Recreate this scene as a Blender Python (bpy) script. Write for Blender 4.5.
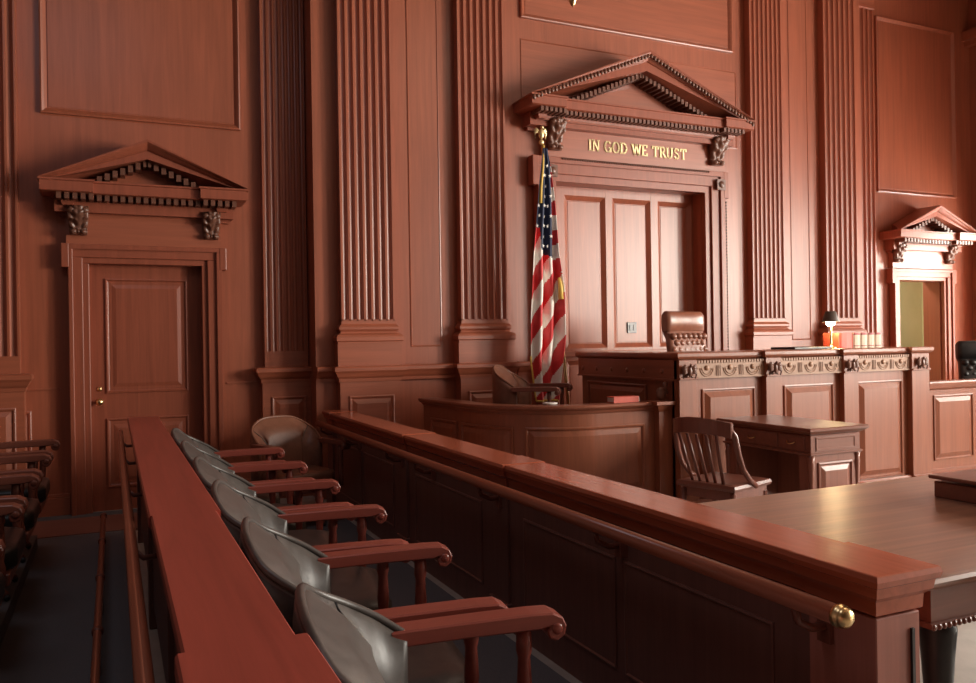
import bpy, math, random
from mathutils import Vector, Matrix
random.seed(7)
PI = math.pi
for o in list(bpy.data.objects):
    bpy.data.objects.remove(o)
SC = bpy.context.scene
COL = SC.collection

# ------------------------------------------------------------------ camera
H = 1.42
yaw, pitch, roll = math.radians(24.69), 0.0, math.radians(-0.9)
fw = Vector((math.sin(yaw), math.cos(yaw), 0))
rt0 = Vector((math.cos(yaw), -math.sin(yaw), 0)); up0 = Vector((0, 0, 1))
rt = rt0*math.cos(roll) + up0*math.sin(roll); up = -rt0*math.sin(roll) + up0*math.cos(roll)
cd = bpy.data.cameras.new('camera'); cam = bpy.data.objects.new('camera', cd); COL.objects.link(cam)
M = Matrix.Identity(4)
for i in range(3):
    M[i][0] = rt[i]; M[i][1] = up[i]; M[i][2] = -fw[i]
M[2][3] = H
cam.matrix_world = M
cd.sensor_width = 36; cd.lens = 36*817.5/976; cd.clip_start = .02
SC.camera = cam
# ------------------------------------------------------------------ world, lights, exposure
w = bpy.data.worlds.new('world'); SC.world = w; w.use_nodes = True
w.node_tree.nodes['Background'].inputs[0].default_value = (.75, .85, 1, 1)
w.node_tree.nodes['Background'].inputs[1].default_value = .3
SC.view_settings.view_transform = 'Standard'; SC.view_settings.look = 'None'
SC.view_settings.gamma = 1; SC.view_settings.use_curve_mapping = False
SC.view_settings.exposure = 0.0

def area(name, loc, direction, sx, sy, power, col):
    l = bpy.data.lights.new(name, 'AREA'); l.shape = 'RECTANGLE'; l.size = sx; l.size_y = sy
    l.energy = power; l.color = col
    o = bpy.data.objects.new(name, l); COL.objects.link(o); o.location = loc
    o.rotation_euler = Vector(direction).to_track_quat('-Z', 'Y').to_euler()
    return o
WINS = [(-.2, 1.3, 1.1, 4.4), (2.9, 4.3, 1.0, 3.6), (5.9, 7.2, .9, 3.05)]          # the windows of the right wall (y0, y1, z0, z1)
RX = 11.3                                           # inner face of the right wall
for (a, b, z0, z1), pw_ in zip(WINS, (1150, 310, 290)):
    area('window_daylight', (RX+.34, (a+b)/2, (z0+z1)/2), (-1, 0, 0), b-a, z1-z0, pw_, (1, .94, .83))
# tall windows of the rear part of the right wall (behind the camera's view)
area('window_daylight', (RX+.34, -2.3, 3.1), (-1, 0, 0), 3.2, 3.3, 800, (1, .94, .83))
# unseen overhead fill over the courtroom, added to lift the ambient light
area('overhead_fill', (5.0, 2.2, 6.1), (0, 0, -1), 1.6, 1.6, 30, (1, .78, .60))
area('overhead_fill', (-.6, 2.0, 6.1), (0, 0, -1), 1.6, 1.6, 30, (.85, .88, 1))
area('hall_light', (10.4, 8.7, 2.9), (0, 0, -1), .8, .4, 75, (1, .92, .78))

# ------------------------------------------------------------------ materials
MATS = {}
def nmat(name, rough=.5, metal=0, spec=.5):
    m = bpy.data.materials.new(name); m.use_nodes = True
    b = m.node_tree.nodes['Principled BSDF']
    b.inputs['Roughness'].default_value = rough; b.inputs['Metallic'].default_value = metal
    b.inputs['Specular IOR Level'].default_value = spec
    MATS[name] = m
    return m, m.node_tree, b
def noise_mat(name, c1, c2, scale=(8, 8, 8), rough=.5, metal=0, spec=.5, bump=0, coat=0, nscale=1.0, rough2=None, detail=5, emit=None):
    m, nt, b = nmat(name, rough, metal, spec)
    tc = nt.nodes.new('ShaderNodeTexCoord'); mp = nt.nodes.new('ShaderNodeMapping')
    mp.inputs['Scale'].default_value = scale
    nt.links.new(tc.outputs['Object'], mp.inputs['Vector'])
    nz = nt.nodes.new('ShaderNodeTexNoise'); nz.inputs['Scale'].default_value = nscale
    nz.inputs['Detail'].default_value = detail; nz.inputs['Roughness'].default_value = .62; nz.inputs['Distortion'].default_value = .6
    nt.links.new(mp.outputs[0], nz.inputs['Vector'])
    cr = nt.nodes.new('ShaderNodeValToRGB')
    cr.color_ramp.elements[0].position = .3; cr.color_ramp.elements[0].color = (*c1, 1)
    cr.color_ramp.elements[1].position = .7; cr.color_ramp.elements[1].color = (*c2, 1)
    nt.links.new(nz.outputs['Fac'], cr.inputs[0]); nt.links.new(cr.outputs[0], b.inputs['Base Color'])
    if bump:
        bp = nt.nodes.new('ShaderNodeBump'); bp.inputs['Strength'].default_value = bump; bp.inputs['Distance'].default_value = .01
        nt.links.new(nz.outputs['Fac'], bp.inputs['Height']); nt.links.new(bp.outputs[0], b.inputs['Normal'])
    if rough2 is not None:
        mr = nt.nodes.new('ShaderNodeMapRange'); mr.inputs['To Min'].default_value = rough; mr.inputs['To Max'].default_value = rough2
        nt.links.new(nz.outputs['Fac'], mr.inputs['Value']); nt.links.new(mr.outputs[0], b.inputs['Roughness'])
    if coat: b.inputs['Coat Weight'].default_value = coat; b.inputs['Coat Roughness'].default_value = .12
    return m
def wood(name, axis, c, rough=.36, var=.16, spec=.5, **k):
    s = [26, 26, 26]; s['xyz'.index(axis)] = 1.1
    c1 = tuple(v*(1-var) for v in c); c2 = tuple(v*(1+var) for v in c)
    return noise_mat(name, c1, c2, tuple(s), rough=rough, spec=spec, bump=.03, **k)
WALLC = (.33, .090, .045)
W_Z = wood('mahogany_wall_z', 'z', WALLC, .36, spec=.8)
W_X = wood('mahogany_wall_x', 'x', WALLC, .36, spec=.8)
D_Z = wood('door_wood_z', 'z', (.28, .074, .040), .36)
F_Z = wood('furniture_wood_z', 'z', (.24, .074, .036), .36)
F_X = wood('furniture_wood_x', 'x', (.24, .08, .046), .30)
F_Y = wood('furniture_wood_y', 'y', (.24, .08, .046), .30)
FRZ = wood('frieze_wood', 'x', (.32, .17, .10), .5)
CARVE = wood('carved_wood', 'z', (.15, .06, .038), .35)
J_Y = wood('jury_cap_wood', 'y', (.33, .062, .042), .34)
J_F = wood('jury_front_cap_wood', 'y', (.40, .10, .05), .19)
J_Z = wood('jury_wood_shaded', 'z', (.16, .065, .050), .38)  # jury wood darkened to carry the shade inside the box
J_P = wood('jury_wood_lit', 'z', (.36, .13, .095), .4)  # same wood in a lighter tone, light on the end post painted in
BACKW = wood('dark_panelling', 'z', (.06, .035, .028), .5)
ARM = wood('chair_arm_wood', 'x', (.27, .06, .042), .35)
ARMD = wood('dark_chair_wood', 'x', (.17, .052, .034), .35)
DESK = wood('desk_wood', 'x', (.20, .07, .045), .30)
DESKZ = wood('desk_wood_z', 'z', (.24, .085, .055), .33)
TABLE = wood('table_wood', 'x', (.30, .15, .10), .26, var=.3, rough2=.34)
CHW = wood('slat_chair_wood', 'z', (.16, .055, .038), .28)
RAILW = wood('hand_rail_wood', 'y', (.34, .10, .055), .28)
LEA_G = noise_mat('grey_leather', (.052, .044, .040), (.085, .072, .066), (9, 9, 9), rough=.34, spec=.38, bump=.05, nscale=2, rough2=.42)
LEA_B = noise_mat('tan_leather', (.15, .058, .034), (.20, .08, .048), (9, 9, 9), rough=.40, spec=.4, bump=.05, nscale=2)
LEA_D = noise_mat('brown_leather', (.20, .075, .045), (.27, .10, .062), (9, 9, 9), rough=.30, bump=.05, nscale=2)
LEA_K = noise_mat('black_leather', (.012, .011, .012), (.022, .02, .02), (9, 9, 9), rough=.4, nscale=2)
CARPET = noise_mat('carpet_grey', (.12, .11, .115), (.17, .16, .165), (60, 60, 60), rough=.95, spec=.1, bump=.3, nscale=4)
RUG = noise_mat('rug_dark', (.16, .125, .105), (.20, .155, .13), (40, 40, 40), rough=.95, spec=.1, nscale=4)
FLOORM = noise_mat('stone_floor', (.36, .31, .27), (.45, .39, .34), (3, 3, 3), rough=.5, nscale=2)
STRIPW = wood('floor_border_wood', 'x', (.22, .085, .06), .5)
BRASS = noise_mat('brass', (.75, .52, .24), (.85, .62, .32), (14, 14, 14), rough=.28, metal=1, nscale=2)
GOLD = noise_mat('gilded', (.80, .64, .34), (.9, .74, .42), (30, 30, 30), rough=.35, metal=.55, nscale=2)
HALL = noise_mat('hall_paint', (.40, .37, .20), (.44, .40, .22), (2, 2, 2), rough=.8)
PLASTER = noise_mat('ceiling_panelling', (.20, .13, .10), (.24, .16, .12), (2, 2, 2), rough=.9)
RED = noise_mat('flag_red', (.55, .025, .03), (.66, .035, .04), (20, 20, 20), rough=.6)
WHITE = noise_mat('flag_white', (.86, .82, .76), (.92, .88, .82), (20, 20, 20), rough=.6)
NAVY = noise_mat('flag_navy', (.012, .018, .05), (.02, .03, .08), (20, 20, 20), rough=.6)
FRINGE = noise_mat('gold_fringe', (.65, .42, .08), (.85, .58, .14), (60, 60, 60), rough=.6, nscale=3)
REDB = noise_mat('book_red', (.50, .07, .04), (.6, .09, .05), (30, 30, 30), rough=.5)
SPINE = noise_mat('book_tan', (.62, .50, .38), (.70, .58, .45), (30, 30, 30), rough=.6)
PAGES = noise_mat('book_pages', (.60, .55, .48), (.72, .66, .58), (5, 5, 120), rough=.8)
LABEL = noise_mat('book_label', (.30, .03, .03), (.36, .04, .04), (30, 30, 30), rough=.5)
STEEL = noise_mat('outlet_steel', (.14, .14, .15), (.2, .2, .2), (30, 30, 30), rough=.4, metal=.3)
BLACK = noise_mat('black_plastic', (.02, .018, .018), (.03, .026, .026), (30, 30, 30), rough=.4)
SHADE = noise_mat('lamp_shade_dark', (.07, .045, .035), (.09, .06, .045), (30, 30, 30), rough=.5)
PAPER = noise_mat('paper', (.75, .72, .68), (.8, .77, .72), (30, 30, 30), rough=.7)
TRIMW = noise_mat('window_paint', (.6, .55, .5), (.65, .6, .55), (5, 5, 5), rough=.5)
BULB, nt_, b_ = nmat('lamp_bulb', .5)
b_.inputs['Base Color'].default_value = (1, .8, .5, 1)
b_.inputs['Emission Color'].default_value = (1, .72, .36, 1); b_.inputs['Emission Strength'].default_value = 150

# ------------------------------------------------------------------ helpers
class MB:
    def __init__(s, mat=None):
        s.v = []; s.f = []; s.sm = []; s.mi = []; s.m = mat
    def _add(s, vs, fs, smooth=False, mi=0):
        n = len(s.v)
        for p in vs:
            p = Vector(p)
            if s.m is not None: p = s.m @ p
            s.v.append(p)
        for f in fs:
            s.f.append(tuple(n+i for i in f)); s.sm.append(smooth); s.mi.append(mi)
    def box(s, x0, x1, y0, y1, z0, z1, mi=0):
        s._add([(x, y, z) for x in (x0, x1) for y in (y0, y1) for z in (z0, z1)],
               [(0, 1, 3, 2), (4, 6, 7, 5), (0, 4, 5, 1), (2, 3, 7, 6), (0, 2, 6, 4), (1, 5, 7, 3)], mi=mi)
    def stack(s, x0, x1, y0, y1, prof, ex=(1, 1, 1, 1), mi=0):
        """rings of a rectangle grown by p at height z; ex: which sides grow (x-,x+,y-,y+)"""
        vs = []; fs = []
        for p, z in prof:
            a, b, c, d = x0-p*ex[0], x1+p*ex[1], y0-p*ex[2], y1+p*ex[3]
            vs += [(a, c, z), (b, c, z), (b, d, z), (a, d, z)]
        for i in range(len(prof)-1):
            k = 4*i
            for j in range(4): fs.append((k+j, k+(j+1) % 4, k+4+(j+1) % 4, k+4+j))
        fs.append((3, 2, 1, 0)); k = 4*(len(prof)-1); fs.append((k, k+1, k+2, k+3))
        s._add(vs, fs, mi=mi)
    def prism(s, pts, axis, a, b, smooth=False):
        """polygon extruded along axis; pts are the two other coordinates in xyz order"""
        n = len(pts)
        def P(p, t):
            l = list(p); l.insert('xyz'.index(axis), t); return l
        s._add([P(p, a) for p in pts]+[P(p, b) for p in pts],
               [(i, (i+1) % n, n+(i+1) % n, n+i) for i in range(n)], smooth)
        s._add([P(p, a) for p in pts], [tuple(range(n))[::-1]])
        s._add([P(p, b) for p in pts], [tuple(range(n))])
    def rings(s, rs, closed=True, cap=True, smooth=True, mi=0):
        n = len(rs[0]); vs = [p for r in rs for p in r]; fs = []
        for i in range(len(rs)-1):
            for j in range(n if closed else n-1):
                fs.append((i*n+j, i*n+(j+1) % n, (i+1)*n+(j+1) % n, (i+1)*n+j))
        if cap and closed:
            fs.append(tuple(range(n))[::-1]); fs.append(tuple((len(rs)-1)*n+i for i in range(n)))
        s._add(vs, fs, smooth, mi)
    def tube(s, path, r, n=10, smooth=True, flat=None):
        path = [Vector(p) for p in path]; rs = []
        for i, p in enumerate(path):
            t = (path[min(i+1, len(path)-1)]-path[max(i-1, 0)]).normalized()
            a = Vector((0, 0, 1)) if abs(t.z) < .9 else Vector((1, 0, 0))
            u = t.cross(a).normalized(); v = u.cross(t)
            rr = r[i] if isinstance(r, (list, tuple)) else r
            rf = rr*(flat if flat else 1)
            rs.append([p+u*math.cos(2*PI*k/n)*rr+v*math.sin(2*PI*k/n)*rf for k in range(n)])
        s.rings(rs, smooth=smooth)
    def lathe(s, c, prof, n=16, axis='z'):
        rs = []
        for r, h in prof:
            ring = []
            for k in range(n):
                a = 2*PI*k/n; u, v = max(r, 1e-4)*math.cos(a), max(r, 1e-4)*math.sin(a)
                q = {'z': (u, v, h), 'x': (h, u, v), 'y': (v, h, u)}[axis]
                ring.append((c[0]+q[0], c[1]+q[1], c[2]+q[2]))
            rs.append(ring)
        s.rings(rs)
    def ball(s, c, r, n=12, m=7):
        if not isinstance(r, (list, tuple)): r = (r, r, r)
        rs = []
        for i in range(m+1):
            t = PI*i/m; q = max(math.sin(t), 1e-3)
            rs.append([(c[0]+r[0]*q*math.cos(2*PI*k/n), c[1]+r[1]*q*math.sin(2*PI*k/n), c[2]-r[2]*math.cos(t)) for k in range(n)])
        s.rings(rs)
    def panel(s, F, u0, u1, v0, v1, prof, nu=1):
        """nested rectangles on a surface F(u,v,n); prof = [(inset, height)]; the last is filled"""
        rs = []
        for ins, h in prof:
            a, b, c, d = u0+ins, u1-ins, v0+ins, v1-ins
            r = [F(a+(b-a)*i/nu, c, h) for i in range(nu+1)]+[F(b+(a-b)*i/nu, d, h) for i in range(nu+1)]
            rs.append(r)
        n = len(rs[0]); vs = [p for r in rs for p in r]; fs = []
        for i in range(len(rs)-1):
            for j in range(n): fs.append((i*n+j, i*n+(j+1) % n, (i+1)*n+(j+1) % n, (i+1)*n+j))
        k = (len(rs)-1)*n
        for i in range(nu): fs.append((k+i, k+i+1, k+n-2-i, k+n-1-i))
        s._add(vs, fs)
    def sweep(s, path, prof, closed_prof=True):
        """profile (out, z) swept along a plan polyline; out = to the right of travel"""
        path = [Vector((p[0], p[1], 0)) for p in path]; rs = []
        for i, p in enumerate(path):
            d0 = (path[i]-path[i-1]).normalized() if i > 0 else None
            d1 = (path[i+1]-path[i]).normalized() if i < len(path)-1 else None
            n0 = Vector((d0.y, -d0.x, 0)) if d0 else None; n1 = Vector((d1.y, -d1.x, 0)) if d1 else None
            if n0 is None: n = n1
            elif n1 is None: n = n0
            else:
                n = (n0+n1).normalized(); n = n/max(n.dot(n0), .3)
            rs.append([(p.x+n.x*o, p.y+n.y*o, z) for o, z in prof])
        s.rings(rs, smooth=False)
    def build(s, name, mats, parent=None, bevel=0, local=False, seg=1):
        me = bpy.data.meshes.new(name)
        off = Vector((0, 0, 0))
        if parent is not None and not local:
            off = Vector(parent.get('_o', (0, 0, 0)))
        me.from_pydata([tuple(v-off) for v in s.v], [], s.f)
        if not isinstance(mats, (list, tuple)): mats = [mats]
        for m in mats: me.materials.append(m)
        me.polygons.foreach_set('use_smooth', s.sm); me.polygons.foreach_set('material_index', s.mi)
        me.validate(); me.update()
        import bmesh
        bm = bmesh.new(); bm.from_mesh(me); bmesh.ops.remove_doubles(bm, verts=bm.verts, dist=1e-5)
        bmesh.ops.recalc_face_normals(bm, faces=bm.faces); bm.to_mesh(me); bm.free()
        o = bpy.data.objects.new(name, me); COL.objects.link(o)
        if parent is not None:
            o.parent = parent
            if not local: o['_o'] = tuple(off)
        if bevel:
            b = o.modifiers.new('bevel', 'BEVEL'); b.width = bevel; b.segments = seg; b.limit_method = 'ANGLE'; b.angle_limit = .7
        return o
def thing(name, label, cat, loc=(0, 0, 0), rz=0, group=None, kind=None):
    o = bpy.data.objects.new(name, None); COL.objects.link(o)
    o.location = loc; o.rotation_euler = (0, 0, rz); o.empty_display_size = .1
    o['_o'] = tuple(loc)
    tag(o, label, cat, group, kind)
    return o
def tag(o, label=None, cat=None, group=None, kind=None):
    if label: o['label'] = label
    if cat: o['category'] = cat
    if group: o['group'] = group
    if kind: o['kind'] = kind
    return o
def struct(name, label=None, cat=None):
    return thing(name, label, cat, kind='structure')
def copy_tree(o, parent=None):
    c = o.copy(); COL.objects.link(c)
    if parent is not None: c.parent = parent
    for ch in [x for x in bpy.data.objects if x.parent == o]: copy_tree(ch, c)
    return c
def front(Y, yn=-1):
    """wall surface facing the viewer (-y): u = x, v = z"""
    return lambda u, v, n: (u, Y+yn*n, v)
RP = [(0, 0), (0, .012), (.008, .016), (.020, .012), (.026, .003), (.034, .003), (.072, .016)]     # raised panel with moulding
BP = [(0, 0), (0, .010), (.01, .014), (.022, .010), (.03, .002), (.045, -.004)]                    # sunk flat panel
def plate(mb, F, prof, rects):
    for r in rects: mb.panel(F, *r, prof)

# ------------------------------------------------------------------ the room
YL, YM, CZ = 7.8, 7.45, 6.3
fl = MB(); fl.box(-4, 15, -4, 10, -.12, 0)
fo = fl.build('floor', FLOORM); tag(fo, 'pale stone floor of the courtroom well', 'floor', kind='structure')
c_ = MB(); c_.box(-4.2, 11.6, -4.2, 8.1, CZ, CZ+.15)
tag(c_.build('ceiling', PLASTER), 'plain ceiling high above the courtroom', 'ceiling', kind='structure')
wl = MB(); wl.box(-4.2, -4, -4.2, 8.05, 0, CZ)
tag(wl.build('wall_left', BACKW), 'plain wood panelled side wall', 'wall', kind='structure')
wb = MB(); wb.box(-4, 11.3, -4.2, -4, 0, CZ)
tag(wb.build('wall_back', BACKW), 'plain wood panelled wall behind the viewer', 'wall', kind='structure')
# right wall with window openings
wr = MB(); ys = [-4.2]
OP = [(-3.9, -.7, 1.45, 4.75)]+WINS
yy = -4.2
for a, b, z0, z1 in OP:
    wr.box(RX, RX+.3, yy, a, 0, CZ); wr.box(RX, RX+.3, a, b, 0, z0); wr.box(RX, RX+.3, a, b, z1, CZ); yy = b
wr.box(RX, RX+.3, yy, 7.8, 0, CZ)
for z0, z1, p in ((5.55, 5.62, .10), (5.62, 5.75, .16), (1.11, 1.21, .05)):
    wr.box(RX-p, RX, 7.25, 7.8, z0, z1)
wro = wr.build('wall_right', W_Z); tag(wro, 'wood panelled wall meeting the far right corner', 'wall', kind='structure')
for i, (a, b, z0, z1) in enumerate(OP):
    wn = MB(); t = .05
    for x in ((RX+.12),):
        wn.box(x, x+.06, a, a+t, z0, z1); wn.box(x, x+.06, b-t, b, z0, z1)
        wn.box(x, x+.06, a, b, z0, z0+t); wn.box(x, x+.06, a, b, z1-t, z1)
        for k in (1, 2): q = z0+(z1-z0)*k/3; wn.box(x+.01, x+.05, a, b, q-.015, q+.015)
        q = (a+b)/2; wn.box(x+.01, x+.05, q-.015, q+.015, z0, z1)
    tag(wn.build('window_%d' % (i+1), TRIMW), 'tall window of the right wall', 'window', kind='structure')

# front wall ---------------------------------------------------------
DO1 = (-.17, .74, 2.14); DO2 = (4.2, 6.13, 3.07); DO3 = (9.73, 10.62, 2.17)
wf = MB()
def wall_open(x0, x1, Y, op):
    a, b, h = op
    wf.box(x0, a, Y, 8.05, 0, CZ); wf.box(b, x1, Y, 8.05, 0, CZ); wf.box(a, b, Y, 8.05, h, CZ)
wall_open(-4, 1.69, YL, DO1); wall_open(1.69, 8.69, YM, DO2); wall_open(8.69, RX, YL, DO3)
wfo = wf.build('wall_front', W_Z); tag(wfo, 'tall mahogany panelled wall behind the bench', 'wall', kind='structure')
BIG = [(0, 0), (0, .03), (.012, .034), (.03, .022), (.05, .004), (.056, .004), (.06, .008)]
THIN = [(0, 0), (0, .006), (.008, .008), (.014, .002), (.02, .002)]
def wpanel(Y, r, prof, mat=W_Z):
    p = MB(); p.panel(front(Y), *r, prof); p.build('wall_panel', mat, wfo)
wpanel(YL, (-.52, 1.10, 3.40, 5.6), BIG)
wpanel(YL, (9.38, 10.95, 3.35, 5.72), BIG)
wpanel(YM, (3.84, 6.6, 4.73, 6.1), BIG, W_X)
wpanel(YM, (3.84, 6.66, 3.62, 4.52), THIN, W_X)
wpanel(YM, (2.61, 2.93, 1.38, 5.9), THIN)
wpanel(YM, (7.48, 7.78, 1.38, 5.9), THIN)
wpanel(YL, (-1.6, -.62, .3, .9), RP)
# chair rail of the mid wall and seam lines
r_ = MB()
RAILP = [(0, 1.07), (.01, 1.07), (.014, 1.10), (.03, 1.12), (.045, 1.15), (.06, 1.17), (.06, 1.20), (.05, 1.21), (0, 1.215)]
def rail(mb, x0, x1, Y, ex=(0, 0)):
    mb.stack(x0, x1, Y-.001, Y, RAILP, ex=(ex[0], ex[1], 1, 0))
for x0, x1, Y in ((1.69, 1.88, YM), (2.45, 3.05, YM-.03), (3.75, 4.02, YM), (6.42, 6.74, YM), (7.4, 7.93, YM-.03), (8.5, 8.69, YM)):
    rail(r_, x0, x1, Y)
for x0, x1 in ((-4, -.4), (.95, 1.26), (9.2, 9.55), (10.8, 11.3)):
    r_.box(x0, x1, YL-.012, YL, 1.07, 1.085)
r_.build('trim_1', W_X)
bpy.data.objects['trim_1']['kind'] = 'structure'; tag(bpy.data.objects['trim_1'], 'chair rail moulding between the pilasters', 'trim')
bs = MB()
for x0, x1, Y in ((-4, -.34, YL), (.92, 1.69, YL), (1.69, 4.05, YM), (6.4, 8.69, YM), (8.69, 9.55, YL), (10.75, 11.3, YL)):
    bs.box(x0, x1, Y-.03, Y, 0, .16); bs.box(x0, x1, Y-.02, Y, .16, .19)
tag(bs.build('baseboard_front', W_X, bevel=.004), 'mahogany baseboard along the front wall', 'baseboard', kind='structure')

def pilaster(idx, x0, x1, Y, nfl, d=.10, base=True, zb=1.63, ped=True, pw=(.07, .14), label=''):
    e = struct('trim_%d' % idx, label, 'pilaster')
    m = MB(); W = x1-x0; pts = [(x0, Y), (x0, Y-d)]
    land = .016; fwid = (W-.03-land*(nfl-1))/nfl; x = x0+.015
    for k in range(nfl):
        for j in range(7):
            a = PI*j/6
            pts.append((x+fwid/2-math.cos(a)*fwid/2, Y-d+math.sin(a)*fwid*.5))
        x += fwid+land
    pts += [(x1, Y-d), (x1, Y)]
    m.prism(pts, 'z', zb, 5.75)
    m.build('shaft', W_Z, e)
    if base:
        b = MB(); q = [(.0, zb), (.004, zb-.03), (.02, zb-.045), (.03, zb-.06), (.03, zb-.08), (.012, zb-.10), (.02, zb-.115), (.05, zb-.13), (.062, zb-.15), (.062, zb-.185), (.05, zb-.195), (.05, zb-.21)]
        b.stack(x0, x1, Y-d, Y, [(.0, zb+.012)]+q, ex=(1, 1, 1, 0)); b.build('base_moulding', W_X, e)
        zt = zb-.21
    else: zt = zb
    p = MB()
    L, R_ = pw
    p.box(x0-(.05 if base else 0), x1+(.05 if base else 0), Y-d-(.04 if base else .0), Y, 1.2, zt)
    p.stack(x0-.03, x1+.03, Y-d-.03, Y, RAILP, ex=(1, 1, 1, 0))
    p.box(x0-.03, x1+.03, Y-d-.03, Y, .2, 1.08)
    p.box(x0-.05, x1+.05, Y-d-.05, Y, 0, .2)
    p.build('pedestal', W_X, e)
    r = MB(); r.panel(front(Y-d-.03), x0+.05, x1-.03, .35, .94, RP); r.build('pedestal_panel', W_X, e)
    c = MB(); c.stack(x0, x1, Y-d, Y, [(0, 5.75), (.02, 5.76), (.02, 5.79), (.0, 5.8), (.02, 5.9), (.06, 6.02), (.08, 6.05), (.08, 6.1)], ex=(1, 1, 1, 0))
    c.build('capital', W_X, e)
    return e
pilaster(2, -1.21, -.69, YL, 7, base=False, zb=1.36, label='fluted pilaster at the left edge of the photo')
pilaster(3, 1.28, 1.68, YL, 7, d=.08, base=False, zb=1.36, label='fluted pilaster in the shaded corner beside the left door')
pilaster(4, 1.91, 2.42, YM, 7, label='fluted pilaster nearest the left door, lit from the right')
pilaster(5, 3.10, 3.60, YM, 7, label='fluted pilaster just left of the flag')
pilaster(6, 6.79, 7.28, YM, 7, label='fluted pilaster just right of the central pediment')
pilaster(7, 7.96, 8.49, YM, 6, label='fluted pilaster behind the brass lamp')
pilaster(8, 8.74, 9.26, YL, 6, d=.08, base=False, zb=1.36, label='narrow fluted pilaster beside the right doorway')

# hall behind the open doorway
hw = MB(); hw.box(9.2, 12.2, 9.3, 9.45, 0, 3.0); hw.box(9.05, 9.2, 8.05, 9.45, 0, 3.0); hw.box(12.2, 12.35, 8.05, 9.45, 0, 3); hw.box(9.05, 12.35, 8.05, 9.45, 3.0, 3.1)
tag(hw.build('wall_hall', HALL), 'olive painted hall wall seen through the right doorway', 'wall', kind='structure')
sw = MB(); sw.box(11.27, 11.36, 9.275, 9.3, 1.2, 1.36)
tag(sw.build('switch_plate', STEEL, bevel=.004), 'small light switch plate on the olive hall wall', 'switch')

# ------------------------------------------------------------------ doors with pediments
def volute(m, cx, y0, y1, cz, r, sgn=1, n=20, th=.35):
    """spiral ribbon in the x-z plane extruded in y"""
    pts = []
    for k in range(n+1):
        a = k/n*2.2*PI; rr = r*(1-.75*k/n); pts.append((cx+sgn*rr*math.cos(a), (y0+y1)/2, cz+rr*math.sin(a)))
    m.tube(pts, [r*th*(1-.6*k/n) for k in range(n+1)], 6)
def console(parent, x0, x1, z0, z1, Yw, proj, mat, nm='console'):
    """acanthus bracket: an S shaped front with raised leaf lobes"""
    m = MB(); nu, nv = 18, 22; rs = []
    for i in range(nv+1):
        t = i/nv; z = z1+(z0-z1)*t
        p = proj*(.95-.62*t**1.2+.16*math.sin(t*PI*1.9)) if t < .86 else proj*(.38+.22*math.sin((t-.86)/.14*PI))
        row = [(x0+(x1-x0)*.5-(x1-x0)*.5*(1-.22*t), Yw, z)]
        for j in range(nu+1):
            s_ = j/nu*2-1; hw_ = (x1-x0)*.5*(1-.22*t)
            leaf = .10*abs(math.sin(s_*PI*1.5+t*2.2*(1 if s_ > 0 else -1)))+.07*math.sin(t*24+abs(s_)*5)
            row.append(((x0+x1)/2+s_*hw_, Yw-p*(.8+.2*math.cos(s_*PI/2))-proj*leaf*.9, z-.01*abs(s_)*math.sin(t*20)))
        row.append((x1-(x1-x0)*.11*2*.5*t, Yw, z))
        rs.append(row)
    m.rings(rs, closed=True, cap=True)
    for sx in (-1, 1):
        m.ball(((x0+x1)/2+sx*(x1-x0)*.3, Yw-proj*.8, z1-.035), ((x1-x0)*.2, proj*.25, .03))
        m.ball(((x0+x1)/2+sx*(x1-x0)*.22, Yw-proj*.45, z0+.02), ((x1-x0)*.18, proj*.22, .022))
    return m.build(nm, mat, parent)
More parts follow.
